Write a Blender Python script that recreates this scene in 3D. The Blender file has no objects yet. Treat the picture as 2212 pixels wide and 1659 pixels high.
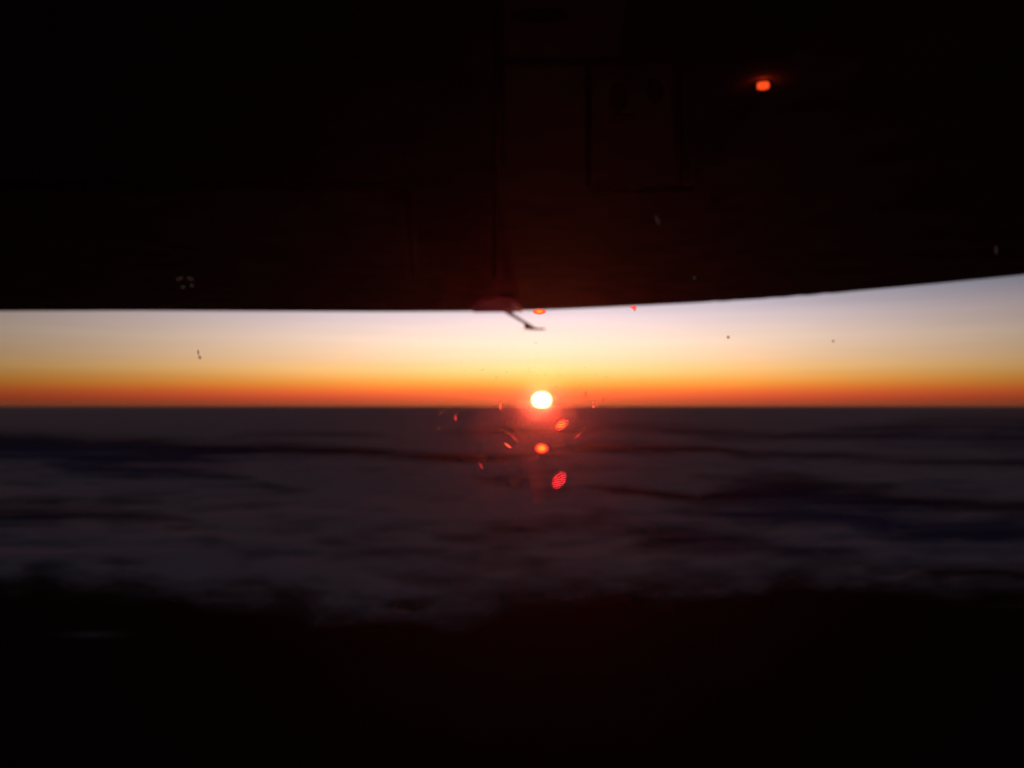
import bpy, bmesh, math, random
import numpy as np
from mathutils import Vector, Matrix

S = bpy.context.scene
COL = S.collection
random.seed(4)

# ------------------------------------------------------------------ camera
CAM_Z = 0.0
GROUND_Z = -1160.0
PITCH = math.radians(1.22)
LENS = 28.0
cd = bpy.data.cameras.new("camera")
cam = bpy.data.objects.new("camera", cd)
COL.objects.link(cam)
cd.sensor_width = 36.0
cd.lens = LENS
cd.clip_start = 0.01
cd.clip_end = 2.0e6
cam.location = (0, 0, CAM_Z)
cam.rotation_euler = (math.pi / 2 + PITCH, 0, 0)
cd.dof.use_dof = True
cd.dof.focus_distance = 0.62
cd.dof.aperture_fstop = 6.2
S.camera = cam

FPX = 2212 * LENS / 36.0


def ray(px, py):
    """direction of a point measured in the photograph (2212 wide)"""
    x, y = (px - 1106) / FPX, (829.5 - py) / FPX
    c, s = math.cos(PITCH), math.sin(PITCH)
    return Vector((x, c - s * y, s + c * y))


def on_y(px, py, Y):
    d = ray(px, py)
    return d * (Y / d.y) + Vector((0, 0, CAM_Z))


def on_z(px, py, Z):
    d = ray(px, py)
    return d * ((Z - CAM_Z) / d.z) + Vector((0, 0, CAM_Z))


# ------------------------------------------------------------------ sky and sun
SUN_AZ = math.atan((1170 - 1106) / FPX)     # to the right of straight ahead
SUN_EL = math.radians(0.07)
sun_dir = Vector((math.sin(SUN_AZ) * math.cos(SUN_EL), math.cos(SUN_AZ) * math.cos(SUN_EL), math.sin(SUN_EL)))

w = bpy.data.worlds.new("World")
S.world = w
w.use_nodes = True
nt = w.node_tree
nt.nodes.clear()
N = nt.nodes.new
L = nt.links.new


def srgb(r, g, b):
    f = lambda v: (v / 255 / 12.92) if v <= 10 else ((v / 255 + 0.055) / 1.055) ** 2.4
    return (f(r), f(g), f(b))


def M(op, a, b=None, c=None):
    n = N("ShaderNodeMath")
    n.operation = op
    for i, v in enumerate((a, b, c)):
        if v is None:
            continue
        if isinstance(v, (int, float)):
            n.inputs[i].default_value = v
        else:
            L(v, n.inputs[i])
    return n.outputs[0]


tc = N("ShaderNodeTexCoord")
sky = N("ShaderNodeTexSky")
sky.sky_type = 'NISHITA'
sky.sun_disc = False
sky.sun_elevation = SUN_EL
sky.sun_rotation = SUN_AZ
sky.altitude = 3000
sky.air_density = 1.0
sky.dust_density = 1.5
bg1 = N("ShaderNodeBackground")
L(sky.outputs[0], bg1.inputs[0])
bg1.inputs[1].default_value = 0.012
# band of coloured air low over the horizon: a function of elevation and of the angle from the sun
sep = N("ShaderNodeSeparateXYZ")
L(tc.outputs["Generated"], sep.inputs[0])
elev = M('MULTIPLY', M('ARCSINE', sep.outputs[2]), 180 / math.pi)
t = M('DIVIDE', M('ADD', elev, 2.0), 32.0)          # -2..30 degrees
ramp = N("ShaderNodeValToRGB")
L(t, ramp.inputs[0])
stops = [(-2.0, (50, 18, 18)), (-0.45, (96, 34, 30)), (0.0, (156, 44, 42)), (0.3, (188, 56, 45)),
         (0.77, (216, 92, 46)), (1.13, (222, 126, 50)), (1.53, (227, 150, 70)), (2.2, (235, 179, 112)),
         (3.0, (231, 187, 146)), (4.3, (228, 197, 176)), (5.9, (206, 185, 188)), (7.5, (160, 156, 174)),
         (11.0, (128, 134, 160)), (17.0, (84, 96, 130)), (30.0, (44, 50, 72))]
cr = ramp.color_ramp
while len(cr.elements) > 1:
    cr.elements.remove(cr.elements[-1])
for i, (e, c) in enumerate(stops):
    p = (e + 2.0) / 32.0
    el = cr.elements[0] if i == 0 else cr.elements.new(p)
    el.position = p
    el.color = (*srgb(*c), 1)
cr.interpolation = 'LINEAR'
dot = N("ShaderNodeVectorMath")
dot.operation = 'DOT_PRODUCT'
L(tc.outputs["Generated"], dot.inputs[0])
hs = Vector((sun_dir.x, sun_dir.y, 0)).normalized()
dot.inputs[1].default_value = hs
away = M('SUBTRACT', 1.0, dot.outputs["Value"])
fall = M('DIVIDE', 1.0, M('ADD', 0.645, M('ADD', M('MULTIPLY', away, 5.81), M('MULTIPLY', M('MULTIPLY', away, away), 19.6))))
# faint streaks of thin high cloud lying along the horizon
smap = N("ShaderNodeMapping"); smap.inputs["Scale"].default_value = (3, 3, 70)
L(tc.outputs["Generated"], smap.inputs[0])
sn = N("ShaderNodeTexNoise"); sn.inputs["Scale"].default_value = 1.6; sn.inputs["Detail"].default_value = 3
L(smap.outputs[0], sn.inputs["Vector"])
fall = M('MULTIPLY', fall, M('MULTIPLY_ADD', sn.outputs["Fac"], 0.16, 0.92))
bg2 = N("ShaderNodeBackground")
L(ramp.outputs[0], bg2.inputs[0])
L(fall, bg2.inputs[1])
add = N("ShaderNodeAddShader")
L(bg1.outputs[0], add.inputs[0])
L(bg2.outputs[0], add.inputs[1])
out = N("ShaderNodeOutputWorld")
L(add.outputs[0], out.inputs[0])

ld = bpy.data.lights.new("sun_lamp", 'SUN')
ld.energy = 4.8
ld.angle = math.radians(0.5)
ld.color = (1.0, 0.28, 0.10)
sl = bpy.data.objects.new("sun_lamp", ld)
COL.objects.link(sl)
sl.location = (0, 50, CAM_Z + 20)
sl.rotation_euler = (-sun_dir).to_track_quat('-Z', 'Y').to_euler()

S.view_settings.view_transform = 'Standard'
S.view_settings.look = 'None'
S.view_settings.exposure = 0
S.view_settings.gamma = 1
S.render.engine = 'CYCLES'
S.cycles.use_denoising = True
S.cycles.max_bounces = 6
S.cycles.volume_bounces = 0
S.cycles.transparent_max_bounces = 16
S.cycles.sample_clamp_indirect = 3


# ------------------------------------------------------------------ helpers
def mat(name):
    m = bpy.data.materials.new(name)
    m.use_nodes = True
    m.node_tree.nodes.clear()
    return m, m.node_tree.nodes.new, m.node_tree.links.new


def principled(name, color, rough=0.5, metal=0.0, var=0.0, scale=5.0, emit=None, es=0.0):
    m, n, l = mat(name)
    b = n("ShaderNodeBsdfPrincipled")
    o = n("ShaderNodeOutputMaterial")
    l(b.outputs[0], o.inputs[0])
    b.inputs["Base Color"].default_value = (*color, 1)
    b.inputs["Roughness"].default_value = rough
    b.inputs["Metallic"].default_value = metal
    if var:
        tx = n("ShaderNodeTexCoord")
        nz = n("ShaderNodeTexNoise")
        nz.inputs["Scale"].default_value = scale
        nz.inputs["Detail"].default_value = 6
        l(tx.outputs["Object"], nz.inputs["Vector"])
        r = n("ShaderNodeValToRGB")
        r.color_ramp.elements[0].position = 0.3
        r.color_ramp.elements[1].position = 0.7
        r.color_ramp.elements[0].color = (*[c * (1 - var) for c in color], 1)
        r.color_ramp.elements[1].color = (*[c * (1 + var) for c in color], 1)
        l(nz.outputs["Fac"], r.inputs[0])
        l(r.outputs[0], b.inputs["Base Color"])
    if emit:
        b.inputs["Emission Color"].default_value = (*emit, 1)
        b.inputs["Emission Strength"].default_value = es
    return m


def link(name, me, m, parent=None):
    o = bpy.data.objects.new(name, me)
    COL.objects.link(o)
    for mm in (m if isinstance(m, (list, tuple)) else [m]):
        me.materials.append(mm)
    if parent is not None:
        o.parent = parent
        o.matrix_parent_inverse = Matrix.Translation(-parent.location)
    return o


def from_bm(name, bm, m, parent=None, smooth=False):
    me = bpy.data.meshes.new(name)
    bmesh.ops.recalc_face_normals(bm, faces=bm.faces)
    bm.to_mesh(me)
    bm.free()
    if smooth:
        for p in me.polygons:
            p.use_smooth = True
    return link(name, me, m, parent)


def from_grid(name, P, m, parent=None):
    """P: rows x cols x 3 array -> smooth grid mesh"""
    r, c, _ = P.shape
    me = bpy.data.meshes.new(name)
    me.vertices.add(r * c)
    me.vertices.foreach_set("co", P.reshape(-1).astype(np.float32))
    i = np.arange(r * c).reshape(r, c)
    q = np.stack([i[:-1, :-1], i[:-1, 1:], i[1:, 1:], i[1:, :-1]], -1).reshape(-1, 4)
    me.loops.add(q.size)
    me.loops.foreach_set("vertex_index", q.reshape(-1).astype(np.int32))
    me.polygons.add(len(q))
    me.polygons.foreach_set("loop_start", (np.arange(len(q)) * 4).astype(np.int32))
    me.polygons.foreach_set("use_smooth", np.ones(len(q), bool))
    me.update(calc_edges=True)
    me.validate()
    return link(name, me, m, parent)


def tag(o, label=None, cat=None, group=None, kind=None):
    if label: o["label"] = label
    if cat: o["category"] = cat
    if group: o["group"] = group
    if kind: o["kind"] = kind
    return o


def empty(name, loc):
    o = bpy.data.objects.new(name, None)
    COL.objects.link(o)
    o.location = loc
    return o


# ------------------------------------------------------------------ value noise
def vnoise(x, y, seed):
    rs = np.random.RandomState(seed)
    T = rs.rand(256, 256)
    xi, yi = np.floor(x).astype(int), np.floor(y).astype(int)
    fx, fy = x - xi, y - yi
    fx, fy = fx * fx * fx * (fx * (fx * 6 - 15) + 10), fy * fy * fy * (fy * (fy * 6 - 15) + 10)
    g = lambda a, b: T[a & 255, b & 255]
    return (g(xi, yi) * (1 - fx) + g(xi + 1, yi) * fx) * (1 - fy) + (g(xi, yi + 1) * (1 - fx) + g(xi + 1, yi + 1) * fx) * fy - 0.5


def fbm(x, y, seed, octs=4, lac=2.07, gain=0.5):
    s, a = 0, 1.0
    for k in range(octs):
        s = s + a * vnoise(x + 17.3 * k, y - 9.1 * k, seed + k)
        x, y, a = x * lac, y * lac, a * gain
    return s


def sstep(a, b, v):
    t = np.clip((v - a) / (b - a), 0, 1)
    return t * t * (3 - 2 * t)


# ------------------------------------------------------------------ ground far below
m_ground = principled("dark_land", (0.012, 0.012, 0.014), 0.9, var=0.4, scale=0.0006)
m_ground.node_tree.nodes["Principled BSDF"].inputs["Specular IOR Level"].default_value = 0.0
R = 168000.0
bm = bmesh.new()
ring = [bm.verts.new((R * math.cos(a), R * math.sin(a), GROUND_Z)) for a in [2 * math.pi * k / 96 for k in range(96)]]
bm.faces.new(ring)
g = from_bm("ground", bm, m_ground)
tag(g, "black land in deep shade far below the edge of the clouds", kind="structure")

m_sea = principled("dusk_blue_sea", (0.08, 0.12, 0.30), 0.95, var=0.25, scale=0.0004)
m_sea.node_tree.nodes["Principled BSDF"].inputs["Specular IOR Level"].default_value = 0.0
bm = bmesh.new()
shore = [(-120000, 21000), (-60000, 16500), (-20000, 15200), (-9000, 15600), (-4000, 14800), (0, 15500), (5000, 14900), (12000, 15800), (30000, 15100), (70000, 17000), (120000, 21000)]
far_arc = [(R * 0.99 * math.cos(a), R * 0.99 * math.sin(a)) for a in [math.radians(12 + 156 * k / 60) for k in range(61)]]
bm.faces.new([bm.verts.new((x, y, GROUND_Z + 6)) for x, y in [(x_, y_ * 0.37) for x_, y_ in shore] + far_arc])
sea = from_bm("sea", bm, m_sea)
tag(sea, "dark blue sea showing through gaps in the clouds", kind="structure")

# ------------------------------------------------------------------ cloud deck
DECK = CAM_Z - 1000.0
H = CAM_Z - DECK
rows, cols = 620, 760
tt = np.linspace(0.40, 0.0067, rows)                    # tan of the depression angle
yy = H / tt
sx = np.linspace(-1.7, 1.7, cols)
Y, SX = np.meshgrid(yy, sx, indexing='ij')
X = SX * Y
# photo coordinates of every point, only to lay the hollows of the deck where the photograph has them
c_, s_ = math.cos(PITCH), math.sin(PITCH)
depth = Y * c_ - H * s_
PX = 1106 + FPX * X / depth
PY = 829.5 - FPX * (-Y * s_ - H * c_) / depth

big = fbm(X / 9000.0, Y / 6000.0, 11, 4)
mid = fbm(X / 1700.0 + big, Y / 1300.0, 31, 4)
fine = fbm(X / 420.0, Y / 330.0, 51, 4)
wob = fbm(PX / 240.0, PY / 60.0, 71, 4)
wob2 = fbm(PX / 90.0, PY / 22.0, 91, 4)

GAPS = [  # polyline of (x, y, half height), depth
    ([(-500, 965, 26), (0, 967, 22), (200, 980, 24), (420, 976, 18), (560, 968, 13), (700, 976, 11), (900, 984, 8), (1060, 986, 6), (1230, 984, 3)], 1.0),
    ([(90, 1005, 14), (240, 1015, 17), (380, 1022, 13), (520, 1035, 8), (620, 1050, 3)], 0.85),
    ([(420, 945, 4), (600, 936, 7), (780, 938, 4), (860, 944, 1)], 0.45),
    ([(-300, 1120, 22), (0, 1118, 18), (160, 1117, 14), (300, 1120, 12), (430, 1126, 4)], 0.8),
    ([(230, 1080, 4), (320, 1081, 8), (400, 1082, 4)], 0.6),
    ([(370, 1158, 4), (430, 1162, 9), (500, 1166, 5)], 0.6),
    ([(20, 1222, 5), (110, 1215, 8), (210, 1210, 3)], 0.5),
    ([(120, 1198, 3), (210, 1201, 8), (280, 1200, 3)], 0.4),
    ([(930, 934, 3), (1050, 932, 6), (1200, 934, 5), (1330, 926, 6), (1450, 930, 8), (1560, 938, 10), (1700, 945, 8), (1820, 938, 13), (2000, 930, 24), (2212, 935, 28), (2700, 930, 30)], 0.75),
    ([(1180, 966, 3), (1280, 967, 8), (1430, 972, 9), (1560, 975, 7), (1640, 984, 8), (1800, 990, 8), (1950, 996, 9), (2212, 1002, 11), (2700, 1004, 12)], 0.8),
    ([(1240, 1048, 4), (1370, 1060, 8), (1500, 1078, 9), (1600, 1072, 20), (1720, 1064, 28), (1850, 1078, 22), (1990, 1088, 14), (2120, 1090, 8), (2400, 1095, 14)], 0.85),
    ([(1420, 1100, 3), (1480, 1106, 9), (1580, 1110, 13), (1700, 1114, 20), (1820, 1118, 16), (1950, 1140, 26), (2100, 1142, 27), (2212, 1140, 26), (2700, 1140, 30)], 0.85),
    ([(1380, 1180, 6), (1450, 1170, 20), (1560, 1172, 24), (1650, 1180, 13), (1790, 1190, 9), (1900, 1192, 5)], 0.65),
    ([(1940, 1228, 6), (2060, 1235, 12), (2212, 1240, 16), (2700, 1240, 20)], 0.7),
    ([(600, 1215, 4), (760, 1202, 8), (900, 1190, 8), (1000, 1188, 3)], 0.35),
    ([(1000, 1130, 5), (1120, 1136, 10), (1260, 1142, 5)], 0.2),
    ([(760, 1238, 4), (900, 1250, 9), (1010, 1256, 5)], 0.4),
]
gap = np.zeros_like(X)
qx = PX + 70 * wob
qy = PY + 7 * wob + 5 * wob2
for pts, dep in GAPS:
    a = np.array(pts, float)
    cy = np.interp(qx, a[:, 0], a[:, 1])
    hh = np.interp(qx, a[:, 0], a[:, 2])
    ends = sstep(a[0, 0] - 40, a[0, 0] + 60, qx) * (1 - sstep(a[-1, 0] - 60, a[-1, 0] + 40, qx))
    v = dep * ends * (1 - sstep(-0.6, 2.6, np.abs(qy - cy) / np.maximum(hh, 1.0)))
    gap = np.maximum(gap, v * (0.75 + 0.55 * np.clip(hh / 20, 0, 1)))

E = np.array([(-900, 1225), (-300, 1238), (0, 1258), (180, 1262), (330, 1268), (450, 1290), (620, 1306), (830, 1330), (950, 1342),
              (1040, 1330), (1090, 1296), (1250, 1282), (1500, 1268), (1700, 1254), (1850, 1246), (2000, 1262), (2212, 1272), (2700, 1290), (3300, 1300)], float)
streak = fbm(PX / 260.0, PY / 7.0, 131, 4)
gap = np.clip(gap * (1 + 0.9 * streak), 0, 1)
ex = PX + 45 * wob2
edge_y = np.interp(ex, E[:, 0], E[:, 1]) + 26 * wob2 + 10 * wob
dist = PY - edge_y                                       # >0 : nearer than the edge of the deck
edge = sstep(-58, 22, dist)
# a last shred of cloud beyond the edge
shred = np.exp(-(((PX - 200) / 60) ** 2 + ((PY - 1352) / 6) ** 2)) * 0.3
cover = (1 - edge)
cover = cover * (1 - 0.95 * gap)
cover = cover * (1 - 0.22 * sstep(1000, 1330, PY))         # the layer thins towards its edge
cover = cover * (1.0 + (0.75 * mid + 0.45 * fine + 0.5 * wob2) * sstep(900, 1080, PY))
cover = np.maximum(cover, shred)
far_flat = 1 - sstep(30000, 110000, Y)
Z = DECK + (big * 14 + mid * 3 * far_flat + fine * 1.2 * (1 - sstep(6000, 20000, Y))) * (0.2 + 0.8 * far_flat)
Z = Z - edge * 30

m_cloud, n, l = mat("cloud_top")
df = n("ShaderNodeBsdfDiffuse"); df.inputs[0].default_value = (0.96, 0.72, 0.73, 1)
tl = n("ShaderNodeBsdfTranslucent"); tl.inputs[0].default_value = (0.7, 0.7, 0.72, 1)
mx = n("ShaderNodeMixShader"); mx.inputs[0].default_value = 0.03
tr = n("ShaderNodeBsdfTransparent")
at = n("ShaderNodeAttribute"); at.attribute_name = "cover"
tx = n("ShaderNodeTexCoord")
mp = n("ShaderNodeMapping"); mp.inputs["Scale"].default_value = (1 / 500, 1 / 380, 1 / 400)
nz = n("ShaderNodeTexNoise"); nz.inputs["Scale"].default_value = 1.0; nz.inputs["Detail"].default_value = 7; nz.inputs["Roughness"].default_value = 0.6
l(tx.outputs["Object"], mp.inputs[0]); l(mp.outputs[0], nz.inputs["Vector"])
a1 = n("ShaderNodeMath"); a1.operation = 'MULTIPLY_ADD'; l(nz.outputs["Fac"], a1.inputs[0]); a1.inputs[1].default_value = 0.7; a1.inputs[2].default_value = 0.65
a2 = n("ShaderNodeMath"); a2.operation = 'MULTIPLY'; a2.use_clamp = True; l(at.outputs["Fac"], a2.inputs[0]); l(a1.outputs[0], a2.inputs[1])
mo = n("ShaderNodeMixShader")
l(df.outputs[0], mx.inputs[1]); l(tl.outputs[0], mx.inputs[2])
l(a2.outputs[0], mo.inputs[0]); l(tr.outputs[0], mo.inputs[1]); l(mx.outputs[0], mo.inputs[2])
o_ = n("ShaderNodeOutputMaterial"); l(mo.outputs[0], o_.inputs[0])
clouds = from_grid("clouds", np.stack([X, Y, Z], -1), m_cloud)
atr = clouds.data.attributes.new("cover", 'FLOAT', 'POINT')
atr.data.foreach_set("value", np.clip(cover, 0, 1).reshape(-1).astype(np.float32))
tag(clouds, "layer of dusky brown cloud with dark blue hollows reaching to the horizon", kind="stuff")

# ------------------------------------------------------------------ the sun's disc, flattened at the horizon
m_sun, n, l = mat("sun_disc")
lw = n("ShaderNodeLayerWeight"); lw.inputs[0].default_value = 0.5
r = n("ShaderNodeValToRGB")
els = r.color_ramp.elements
els[0].position = 0.0; els[0].color = (1.0, 0.97, 0.9, 1)
els[1].position = 1.0; els[1].color = (1.0, 0.42, 0.06, 1)
e2 = els.new(0.55); e2.color = (1.0, 0.8, 0.3, 1)
em = n("ShaderNodeEmission"); em.inputs[1].default_value = 6.0
l(lw.outputs["Facing"], r.inputs[0]); l(r.outputs[0], em.inputs[0])
o_ = n("ShaderNodeOutputMaterial"); l(em.outputs[0], o_.inputs[0])
bm = bmesh.new()
D = 420000.0
rad = D * 19.5 / FPX
bmesh.ops.create_uvsphere(bm, u_segments=64, v_segments=32, radius=rad)
sun = from_bm("sun", bm, m_sun, smooth=True)
sun.location = Vector((0, 0, CAM_Z)) + sun_dir * D
sun.scale = (1, 1, 0.78)
sun.visible_shadow = False      # the sun lamp gives this disc's light
tag(sun, "white hot setting sun, slightly flattened, touching the horizon of cloud", "sun", kind="structure")

# ------------------------------------------------------------------ the dark wing above
WZ = CAM_Z + 0.95
m_wing = principled("dark_wing_paint", (0.60, 0.43, 0.60), 0.8, var=0.3, scale=3.0)
m_gap = principled("gap_black", (0.004, 0.004, 0.004), 0.9)
m_metal = principled("mast_metal", (0.10, 0.075, 0.08), 0.45, 0.6, var=0.2, scale=20)
edge_px = [(-1500, 676), (-900, 674), (-400, 672.5), (0, 672), (300, 671), (600, 672.5), (850, 673.5), (1050, 672.5), (1160, 670.5), (1300, 664.5), (1400, 659.5), (1500, 654.5),
           (1640, 646), (1800, 633.5), (2000, 615), (2212, 594), (2500, 560)]
ep = [on_z(px, py, WZ) for px, py in edge_px]
ex_ = np.array([p.x for p in ep]); ey_ = np.array([p.y for p in ep])
# the tip of the wing sweeps round beyond the right of the picture
tipx = np.array([ex_[-1] + 0.35, ex_[-1] + 0.6, ex_[-1] + 0.75]); tipy = np.array([ey_[-1] - 0.7, ey_[-1] - 1.8, ey_[-1] - 3.2])
ex_ = np.concatenate([[-18.0], ex_, tipx]); ey_ = np.concatenate([[8.0], ey_, tipy])
wing = empty("aircraft_wing", (0, 0, WZ))
us = np.linspace(0, 1, 420)
xs = -18.0 + (ex_[-1] + 18.0) * us
ysx = np.interp(xs, ex_, ey_)
k = np.hanning(11); k /= k.sum()
pad = np.pad(ysx, 5, mode='reflect', reflect_type='odd')
ysx = np.convolve(pad, k, 'valid')
jit = np.where((xs > 1.9) & (xs < 2.9), 0.035 * np.sin(xs * 61) * np.sin(xs * 23 + 1), 0)
ysx = ysx + jit
v = np.linspace(0, 1, 40)
lead = -1.6
Yg = ysx[None, :] + (np.minimum(lead, ysx - 0.5) - ysx)[None, :] * v[:, None]
Xg = np.repeat(xs[None, :], 40, 0)
zb = np.zeros_like(Xg) + 0.0
chord = (ysx - lead)[None, :]
tip = np.clip((ex_[-1] - Xg) / 1.2, 0.05, 1)
zt = 0.02 + 0.9 * np.sqrt(np.clip(1 - v, 0, 1))[:, None] * v[:, None] * 0.9 * tip
top = np.stack([Xg, Yg, WZ + zt], -1)
bot = np.stack([Xg, Yg, WZ + zb], -1)
nv, nu = 40, 420
Pall = np.concatenate([bot.reshape(-1, 3), top.reshape(-1, 3)])
ib = np.arange(nv * nu).reshape(nv, nu); it = ib + nv * nu
faces = []
for A, fl in ((ib, False), (it, True)):
    q = np.stack([A[:-1, :-1], A[:-1, 1:], A[1:, 1:], A[1:, :-1]], -1).reshape(-1, 4)
    faces += (q[:, ::-1] if fl else q).tolist()
def wall(a, b):
    return [[int(a[i]), int(a[i + 1]), int(b[i + 1]), int(b[i])] for i in range(len(a) - 1)]
faces += wall(ib[0], it[0]) + wall(it[-1], ib[-1]) + wall(it[:, 0], ib[:, 0]) + wall(ib[:, -1], it[:, -1])
me = bpy.data.meshes.new("wing_skin")
me.from_pydata(Pall.tolist(), [], faces)
me.update()
skin = link("skin", me, m_wing, wing)
tag(wing, "underside of a dark aircraft wing spanning the top of the picture", "wing")


def plate(bm, px_pts, drop, thick):
    """thin plate on the underside of the wing from photo points"""
    top_, bot_ = [], []
    for px, py in px_pts:
        p = on_z(px, py, WZ)
        top_.append(bm.verts.new((p.x, p.y, WZ - drop + thick)))
        bot_.append(bm.verts.new((p.x, p.y, WZ - drop)))
    bm.faces.new(bot_)
    bm.faces.new(top_[::-1])
    for i in range(len(top_)):
        j = (i + 1) % len(top_)
        bm.faces.new((top_[i], top_[j], bot_[j], bot_[i]))


def seam(name, px_pts, wpx, drop=0.004):
    bm = bmesh.new()
    for (x0, y0), (x1, y1) in zip(px_pts[:-1], px_pts[1:]):
        d = Vector((x1 - x0, y1 - y0)); d.normalize()
        nn = Vector((-d.y, d.x)) * wpx / 2
        plate(bm, [(x0 + nn.x, y0 + nn.y), (x1 + nn.x, y1 + nn.y), (x1 - nn.x, y1 - nn.y), (x0 - nn.x, y0 - nn.y)], drop, drop - 0.0005)
        drop += 0.0007
    return from_bm(name, bm, m_gap, wing)


# flap with a rounded corner, and the access panels, each a plate with a black gap round it
bm = bmesh.new()
plate(bm, [(-900, 412), (0, 414), (500, 412), (845, 413), (862, 418), (872, 430), (874, 480), (878, 560), (882, 612), (600, 616), (0, 614), (-900, 616)], 0.006, 0.0055)
from_bm("flap", bm, m_wing, wing)
seam("flap_gap", [(-900, 396), (0, 399), (590, 397), (870, 402)], 18)
seam("flap_gap", [(882, 416), (886, 500), (894, 600)], 12)
seam("skin_joint", [(1070, -60), (1069, 300), (1068, 600)], 10)
for pts in ([(1280, 140), (1450, 136), (1456, 400), (1284, 404)], [(1090, 140), (1262, 140), (1262, 404), (1092, 408)], [(1090, -60), (1440, -60), (1440, 116), (1090, 120)]):
    bm = bmesh.new()
    plate(bm, pts, 0.005, 0.0045)
    from_bm("access_panel", bm, m_wing, wing)
seam("panel_gap", [(1285, 129), (1440, 127)], 10)
seam("panel_gap", [(1280, 411), (1500, 405)], 13)
seam("panel_gap", [(1468, 160), (1474, 400)], 10)
seam("panel_gap", [(1272, 165), (1270, 400)], 10)
for cx, cy, rx, ry in ((1335, 205, 22, 32), (1415, 190, 20, 30), (1165, 28, 62, 15), (1345, 250, 30, 10)):
    bm = bmesh.new()
    plate(bm, [(cx + rx * math.cos(a), cy + ry * math.sin(a)) for a in [2 * math.pi * i / 20 for i in range(20)]], 0.009, 0.0035)
    from_bm("filler_cap", bm, m_gap, wing)

# mast under the trailing edge: slanting strut, wedge and level probe
MY = ep[7].y - 0.05


def bar(bm, a, b, h0, h1, wd):
    """tapered bar in the plane y=MY between photo points, h in photo pixels"""
    A, B = on_y(*a, MY), on_y(*b, MY)
    k = MY / FPX
    d = (B - A).normalized()
    u = Vector((-d.z, 0, d.x))
    vs = []
    for P_, h in ((A, h0), (B, h1)):
        for su, sv in ((-1, -1), (1, -1), (1, 1), (-1, 1)):
            vs.append(bm.verts.new(P_ + u * su * h * k / 2 + Vector((0, sv * wd / 2, 0))))
    for f in ((0, 1, 2, 3), (7, 6, 5, 4), (0, 4, 5, 1), (1, 5, 6, 2), (2, 6, 7, 3), (3, 7, 4, 0)):
        bm.faces.new([vs[i] for i in f])


probe_root = None
bm = bmesh.new()
bar(bm, (1084, 667), (1149, 706), 7.0, 4.5, 0.05)
bmesh.ops.bevel(bm, geom=bm.edges[:], offset=0.004, segments=2, affect='EDGES')
mast = from_bm("pitot_mast", bm, m_metal, wing)
bm = bmesh.new()
pts = [(1132.5, 700), (1133, 711), (1162, 711.5), (1146, 702)]
f0 = [bm.verts.new(on_y(px, py, MY) + Vector((0, -0.035, 0))) for px, py in pts]
f1 = [bm.verts.new(on_y(px, py, MY) + Vector((0, 0.035, 0))) for px, py in pts]
bm.faces.new(f0); bm.faces.new(f1[::-1])
for i in range(4):
    bm.faces.new((f0[i], f0[(i + 1) % 4], f1[(i + 1) % 4], f1[i]))
from_bm("wedge", bm, m_metal, mast)
bm = bmesh.new()
A, B = on_y(1146, 709.8, MY), on_y(1178, 711.0, MY)
d = B - A
bmesh.ops.create_cone(bm, cap_ends=True, segments=20, radius1=0.0145, radius2=0.0085, depth=d.length,
                      matrix=Matrix.Translation((A + B) / 2) @ d.to_track_quat('Z', 'Y').to_matrix().to_4x4())
from_bm("probe_tube", bm, m_metal, mast, smooth=True)

# low red plate at the wing edge; emission paints a sun ghost's glow
m_red = principled("dim_red_glow", (0.15, 0.01, 0.012), 0.35, emit=(1.0, 0.07, 0.11), es=0.030)
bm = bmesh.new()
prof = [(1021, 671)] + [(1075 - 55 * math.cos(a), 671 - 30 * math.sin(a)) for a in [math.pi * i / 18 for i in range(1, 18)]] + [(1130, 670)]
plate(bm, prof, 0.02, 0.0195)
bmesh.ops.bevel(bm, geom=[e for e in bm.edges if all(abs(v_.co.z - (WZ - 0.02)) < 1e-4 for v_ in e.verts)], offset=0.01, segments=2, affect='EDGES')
b_ = from_bm("red_glow_plate", bm, m_red, wing)
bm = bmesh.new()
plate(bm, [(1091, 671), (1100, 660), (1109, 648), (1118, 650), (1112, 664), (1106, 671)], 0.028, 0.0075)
from_bm("glow_streak", bm, principled("red_glow_streak", (0.2, 0.03, 0.04), 0.5, emit=(1.0, 0.16, 0.22), es=0.05), b_)  # added emission paints a lighter streak across the red glow
b_["label"] = "dim maroon dome-shaped painted glow at the wing edge"

# small lit lamp under the wing: bezel and glowing lens
m_lamp = principled("lit_orange_lens", (0.3, 0.03, 0.01), 0.4, emit=(1.0, 0.075, 0.012), es=1.15)
lc = on_z(1648, 183, WZ)
lamp = empty("wing_lamp", (lc.x, lc.y, WZ))
tag(lamp, "small glowing orange-red lamp set in the underside of the dark wing", "lamp")


def oblong(bm, px, py, hw, hh, drop, thick, p=3.2, n_=40):
    pts = []
    for i in range(n_):
        a = 2 * math.pi * i / n_
        c, s = math.cos(a), math.sin(a)
        pts.append((px + hw * math.copysign(abs(c) ** (2 / p), c), py - hh * math.copysign(abs(s) ** (2 / p), s) - 0.08 * hw * math.copysign(abs(c) ** (2 / p), c)))
    plate(bm, pts, drop, thick)


bm = bmesh.new(); oblong(bm, 1648, 179, 15.5, 7.5, 0.010, 0.0095)
from_bm("bezel", bm, m_gap, lamp)
bm = bmesh.new(); oblong(bm, 1648.5, 175.0, 13.0, 6.2, 0.018, 0.0075)
bmesh.ops.bevel(bm, geom=[e for e in bm.edges if all(abs(v_.co.z - (WZ - 0.018)) < 1e-4 for v_ in e.verts)], offset=0.003, segments=2, affect='EDGES')
from_bm("lens", bm, m_lamp, lamp)

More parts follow.
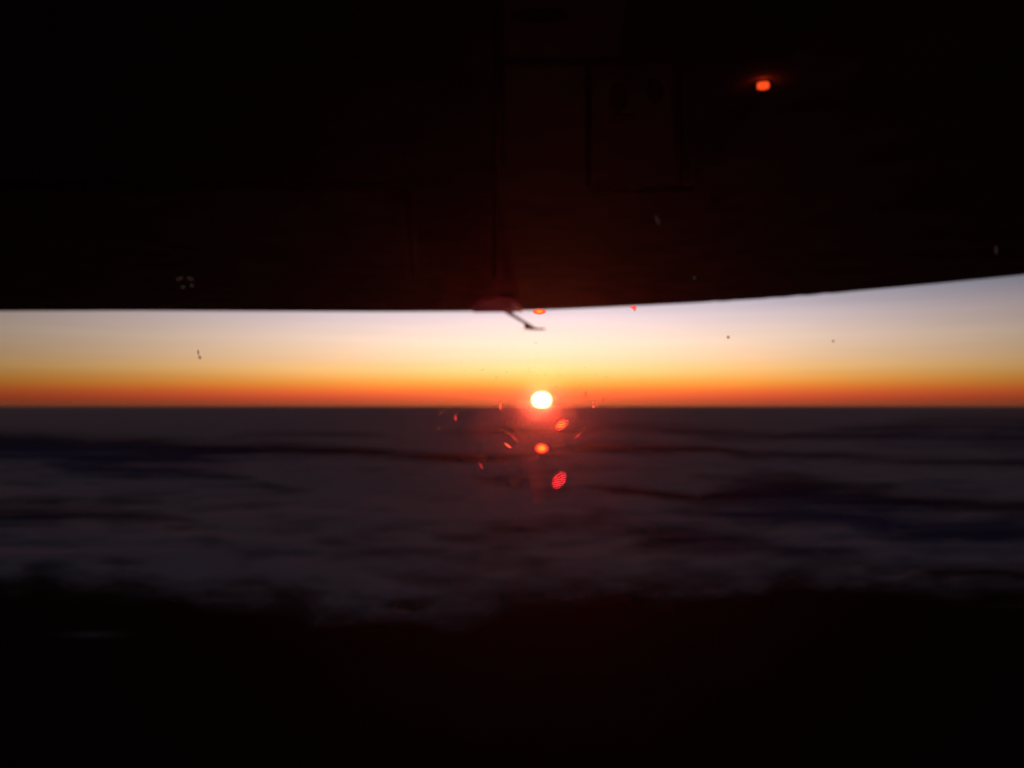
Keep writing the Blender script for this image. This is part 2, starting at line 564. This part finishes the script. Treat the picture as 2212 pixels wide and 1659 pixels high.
# ------------------------------------------------------------------ cabin window: hazy acrylic pane in its frame
PY0 = 0.62
m_pane, n, l = mat("hazy_acrylic")
v1 = n("ShaderNodeVolumeScatter"); v1.inputs["Color"].default_value = (1, 0.10, 0.65, 1); v1.inputs["Density"].default_value = 0.20; v1.inputs["Anisotropy"].default_value = 0.97
v2 = n("ShaderNodeVolumeScatter"); v2.inputs["Color"].default_value = (1, 0.22, 1.0, 1); v2.inputs["Density"].default_value = 0.045; v2.inputs["Anisotropy"].default_value = 0.84
ad = n("ShaderNodeAddShader"); l(v1.outputs[0], ad.inputs[0]); l(v2.outputs[0], ad.inputs[1])
o_ = n("ShaderNodeOutputMaterial")
v3 = n("ShaderNodeVolumeScatter"); v3.inputs["Color"].default_value = (1, 0.38, 0.16, 1); v3.inputs["Density"].default_value = 0.5; v3.inputs["Anisotropy"].default_value = 0.9965
ad2 = n("ShaderNodeAddShader"); l(ad.outputs[0], ad2.inputs[0]); l(v3.outputs[0], ad2.inputs[1]); l(ad2.outputs[0], o_.inputs["Volume"])
win = empty("aircraft_window", (0, PY0, CAM_Z - 0.86))
tag(win, "scuffed acrylic cabin window in a dark frame that the whole view is seen through", "window")


def box(bm, x0, x1, y0, y1, z0, z1):
    vs = [bm.verts.new((x, y, z)) for z in (z0, z1) for y in (y0, y1) for x in (x0, x1)]
    for f in ((0, 2, 3, 1), (4, 5, 7, 6), (0, 1, 5, 4), (1, 3, 7, 5), (3, 2, 6, 7), (2, 0, 4, 6)):
        bm.faces.new([vs[i] for i in f])


bm = bmesh.new()
WX, WH = 2.6, 0.8
box(bm, -WX, WX, PY0, PY0 + 0.008, CAM_Z - WH, CAM_Z + WH)
from_bm("pane", bm, m_pane, win)
bm = bmesh.new()
f_ = 0.06
box(bm, -WX - f_, WX + f_, PY0 - 0.02, PY0 + 0.03, CAM_Z + WH + 0.001, CAM_Z + WH + f_)
box(bm, -WX - f_, WX + f_, PY0 - 0.02, PY0 + 0.03, CAM_Z - WH - f_, CAM_Z - WH - 0.001)
box(bm, -WX - f_, -WX - 0.001, PY0 - 0.02, PY0 + 0.03, CAM_Z - WH - 0.001, CAM_Z + WH + 0.001)
box(bm, WX + 0.001, WX + f_, PY0 - 0.02, PY0 + 0.03, CAM_Z - WH - 0.001, CAM_Z + WH + 0.001)
from_bm("frame", bm, m_gap, win)

# ------------------------------------------------------------------ films on the outside of the pane: ice, dirt and painted sun ghosts
SY = PY0 + 0.010
KP = SY / FPX


def film(name, alpha, col, core=None, ripple=0.0, soft=1.0):
    """thin film of ice, dirt or a painted sun ghost: lets the sun's light through and scatters it; r is 0 at a spot's middle and 1 at its rim"""
    m, n, l = mat(name)
    t_ = n("ShaderNodeBsdfTransparent")
    s = n("ShaderNodeBsdfTranslucent"); s.inputs[0].default_value = (*col, 1)
    mxx = n("ShaderNodeMixShader"); l(t_.outputs[0], mxx.inputs[1]); l(s.outputs[0], mxx.inputs[2])
    at = n("ShaderNodeAttribute"); at.attribute_name = "r"
    mr = n("ShaderNodeMapRange"); mr.interpolation_type = 'SMOOTHSTEP'
    mr.inputs["From Min"].default_value = 1.0; mr.inputs["From Max"].default_value = 1.0 - 0.6 * soft
    mr.inputs["To Min"].default_value = 0; mr.inputs["To Max"].default_value = alpha
    l(at.outputs["Fac"], mr.inputs["Value"])
    fac = mr.outputs[0]
    if core:
        cm = n("ShaderNodeMix"); cm.data_type = 'RGBA'
        cmr = n("ShaderNodeMapRange"); cmr.interpolation_type = 'SMOOTHSTEP'
        cmr.inputs["From Min"].default_value = 0.75; cmr.inputs["From Max"].default_value = 0.1
        l(at.outputs["Fac"], cmr.inputs["Value"]); l(cmr.outputs[0], cm.inputs["Factor"])
        cm.inputs["A"].default_value = (*col, 1); cm.inputs["B"].default_value = (*core, 1)
        l(cm.outputs["Result"], s.inputs[0])
    if ripple:
        tx = n("ShaderNodeTexCoord")
        mp_ = n("ShaderNodeMapping"); mp_.inputs["Rotation"].default_value = (0, 0.25, 0)
        l(tx.outputs["Object"], mp_.inputs[0])
        wv = n("ShaderNodeTexWave"); wv.bands_direction = 'Z'; wv.inputs["Scale"].default_value = ripple
        wv.inputs["Distortion"].default_value = 9; wv.inputs["Detail"].default_value = 2; wv.inputs["Detail Scale"].default_value = 1.5
        l(mp_.outputs[0], wv.inputs["Vector"])
        r2 = n("ShaderNodeMapRange"); r2.inputs["From Min"].default_value = 0.15; r2.inputs["From Max"].default_value = 0.7
        r2.inputs["To Min"].default_value = 0.25; r2.inputs["To Max"].default_value = 1.0
        l(wv.outputs["Fac"], r2.inputs["Value"])
        mm = n("ShaderNodeMath"); mm.operation = 'MULTIPLY'; l(fac, mm.inputs[0]); l(r2.outputs[0], mm.inputs[1]); fac = mm.outputs[0]
    l(fac, mxx.inputs[0])
    o_ = n("ShaderNodeOutputMaterial"); l(mxx.outputs[0], o_.inputs[0])
    return m


def blob(bm, px, py, hw, hh, ang=0.0, pointed=False, n_=28, jit=0.0, off=0.0, skew=0.0, faint=0.0):
    """low dome of ice, dirt or a painted sun ghost on the pane"""
    lay = bm.verts.layers.float.get("r") or bm.verts.layers.float.new("r")
    c = on_y(px, py, SY + off)
    mid_ = bm.verts.new((c.x, c.y + 0.0002, c.z)); mid_[lay] = faint
    rim = []
    for i in range(n_):
        a = 2 * math.pi * i / n_
        ca, sa = math.cos(a), math.sin(a)
        u = hw * (math.copysign(abs(ca) ** 1.6, ca) if pointed else ca)
        w_ = hh * sa
        u += skew * w_
        q = 1 + random.uniform(-jit, jit)
        u, w_ = u * q, w_ * q
        x = u * math.cos(ang) - w_ * math.sin(ang)
        z = u * math.sin(ang) + w_ * math.cos(ang)
        v_ = bm.verts.new((c.x + x * KP, c.y, c.z + z * KP)); v_[lay] = 1.0
        rim.append(v_)
    for i in range(n_):
        bm.faces.new((mid_, rim[i], rim[(i + 1) % n_]))


m_ghost = film("ghost_film", 1.0, (0.95, 0.07, 0.15), core=(1, 1, 0.3), soft=0.8)  # paints a round reflection of the sun, red with a bright core
m_ghost0 = film("rippled_ghost_yellow", 1.0, (0.95, 0.08, 0.3), core=(0.98, 0.85, 0.4), ripple=165, soft=0.9)  # sun reflection put into the colour, yellow at its heart
m_ghost1 = film("rippled_ghost", 1.0, (0.95, 0.09, 0.32), ripple=180, soft=0.8)  # second rippled sun reflection, painted as a red film
m_ice2 = film("faint_ice", 0.30, (0.95, 0.14, 0.3), soft=1.2)
m_ice3 = film("bright_sliver", 0.9, (0.95, 0.14, 0.3), core=(0.9, 0.45, 0.4), soft=1.0)
m_dust = film("dust_film", 0.6, (0.05, 0.06, 0.07), soft=1.3)
m_grime = film("pale_grime", 0.42, (0.022, 0.042, 0.08), soft=1.5)

GL = "glints of ice and water on the window"


def stick(name, m, blobs, label, cat, group=GL):
    bm = bmesh.new()
    for b in blobs:
        blob(bm, *b[:4], **(b[4] if len(b) > 4 else {}))
    o = from_bm(name, bm, m)
    return tag(o, label, cat, group)


stick("sun_ghost", m_ghost, [(1170, 968.5, 19, 15)], "round bright orange painted sun ghost on the pane straight below the sun", "ghost")
stick("ghost_patch", m_ghost0, [(1212, 917, 19, 19, dict(skew=0.35, jit=0.04))], "rippled red oval sun ghost with a painted yellow heart, just below right of the sun", "sun ghost")
stick("ghost_patch", m_ghost1, [(1208, 1037, 18, 22, dict(skew=0.35, jit=0.05))], "rippled red oval sun ghost painted on the pane, the lowest bright one below the sun", "sun ghost")
stick("sun_ghost", m_ghost, [(1165, 673, 18, 8)], "red painted sun ghost on the wing edge beside the mast", "ghost")
stick("ice_fleck", m_ice3, [(1366, 663.5, 7, 5, dict(jit=0.2)), (1371, 666, 5, 8, dict(jit=0.2, off=0.0004))], "small pink fleck on the wing edge right of the mast", "ice fleck")
stick("ice_sliver", m_ice3, [(1081, 875, 4.6, 15, dict(pointed=True))], "upright red sliver of ice on the horizon left of the sun", "ice sliver")
stick("ice_sliver", m_ice3, [(1097, 962.5, 4.2, 14, dict(ang=0.95, pointed=True))], "slanting red sliver of ice below left of the sun, the brighter of two", "ice sliver")
stick("ice_sliver", m_ice2, [(1110, 945, 5, 20, dict(ang=0.8, pointed=True))], "faint slanting sliver of ice just above the brighter slanting sliver", "ice sliver")
stick("ice_sliver", m_ice2, [(1248.5, 941, 5, 15, dict(ang=-0.75, pointed=True)), (1248.5, 941, 2.5, 10, dict(ang=-0.75, pointed=True, off=0.0004))], "slanting sliver of ice leaning right, right of the rippled ovals", "ice sliver")
stick("ice_sliver", m_ice2, [(984, 903, 5, 10, dict(pointed=True)), (984, 904, 3, 7, dict(pointed=True, off=0.0004))], "small upright sliver of ice, farthest left of the sun", "ice sliver")
stick("ice_sliver", m_ice3, [(1281, 869, 4.5, 4.5), (1282, 878, 4.5, 4.5)], "double red glint on the horizon right of the sun", "ice sliver")
stick("ice_sliver", m_ice2, [(1266, 852, 5, 12)], "faint upright glint in the orange sky right of the sun", "ice sliver")
stick("ice_sliver", m_ice2, [(1303, 866, 6, 10)], "faint glint beside the double red glint", "ice sliver")
stick("ice_fleck", m_ice2, [(1039, 1006, 4, 14, dict(ang=0.6, pointed=True))], "dim slanting fleck on the pane over the brown clouds", "ice fleck")
m_flare = film("flare_film", 0.032, (0.95, 0.12, 0.2), soft=1.6)  # lens flare streak below the sun, painted as a thin red film
stick("flare", m_flare, [(1160, 1030, 20, 90)], "faint reddish upright flare streak painted on the pane below the orange droplet", "flare")
DG = "dust and dirt on the window"
stick("dirt_mark", m_dust, [(428, 761, 4.0, 9, dict(ang=0.08)), (431.5, 772, 5.5, 7, dict(ang=0.5, off=0.0006))], "dark hook-shaped speck on the sky at the left", "dirt mark", DG)
stick("dirt_mark", m_dust, [(1573, 728.5, 5.8, 5.8, dict(jit=0.15))], "darker round speck on the pale sky right of the mast", "dirt mark", DG)
stick("dirt_mark", m_grime, [(1800, 737, 5.8, 6, dict(jit=0.1))], "paler round speck on the sky at the right", "dirt mark", DG)
stick("dirt_mark", m_grime, [(388, 602, 13, 8, dict(ang=0.4)), (411, 602, 13, 8, dict(ang=-0.4)), (414, 617, 8, 8), (395, 620, 9, 8)], "cluster of pale smudges on the dark wing at the left", "dirt mark", DG)
stick("dirt_mark", m_grime, [(1500, 600, 8, 8, dict(jit=0.1))], "pale round smudge low on the dark wing, right of the centre", "dirt mark", DG)
stick("dirt_mark", m_grime, [(1420, 476, 8, 18, dict(ang=0.45))], "brown slanting smudge on the dark wing below the access panels", "dirt mark", DG)
stick("dirt_mark", m_grime, [(2152, 540, 8, 15)], "pale upright smudge on the dark wing at the far right", "dirt mark", DG)
# the uncountable fine dust
bm = bmesh.new()
for i in range(320):
    ang = random.uniform(0, 2 * math.pi)
    rr = abs(random.gauss(0, 0.8))
    px, py = 1165 + 230 * rr * math.cos(ang), 900 + 110 * rr * math.sin(ang)
    s = random.uniform(1.5, 4.5)
    blob(bm, px, py, s, s * random.uniform(1, 2.5), ang=math.atan2(px - 1170, py - 870) * 0.6, n_=10, faint=random.uniform(0, 0.85), off=0.0012 + 0.0008 * (i % 3))
for i in range(70):
    px, py = random.uniform(-200, 2400), random.uniform(880, 1400)
    s = random.uniform(1.5, 3.0)
    blob(bm, px, py, s, s * random.uniform(1, 1.6), n_=10, faint=random.uniform(0.4, 0.9), off=0.0012 + 0.0008 * (i % 3))
m = film("fine_dust", 0.15, (0.6, 0.3, 0.3), soft=1.4)
o = from_bm("dust", bm, m)
tag(o, "fine dust scattered over the window pane, thickest round the sun", kind="stuff")

# ------------------------------------------------------------------ haze
m_haze, n, l = mat("haze_air")
pv = n("ShaderNodeVolumePrincipled")
pv.inputs["Color"].default_value = (0.40, 0.62, 1.0, 1)
pv.inputs["Density"].default_value = 0.5e-6
pv.inputs["Anisotropy"].default_value = 0.0
o_ = n("ShaderNodeOutputMaterial"); l(pv.outputs[0], o_.inputs["Volume"])
bm = bmesh.new()
box(bm, -300000, 300000, -20000, 300000, GROUND_Z - 1.0, CAM_Z + 30)
hz = from_bm("haze", bm, m_haze)
tag(hz, "thin evening haze over the clouds", kind="stuff")
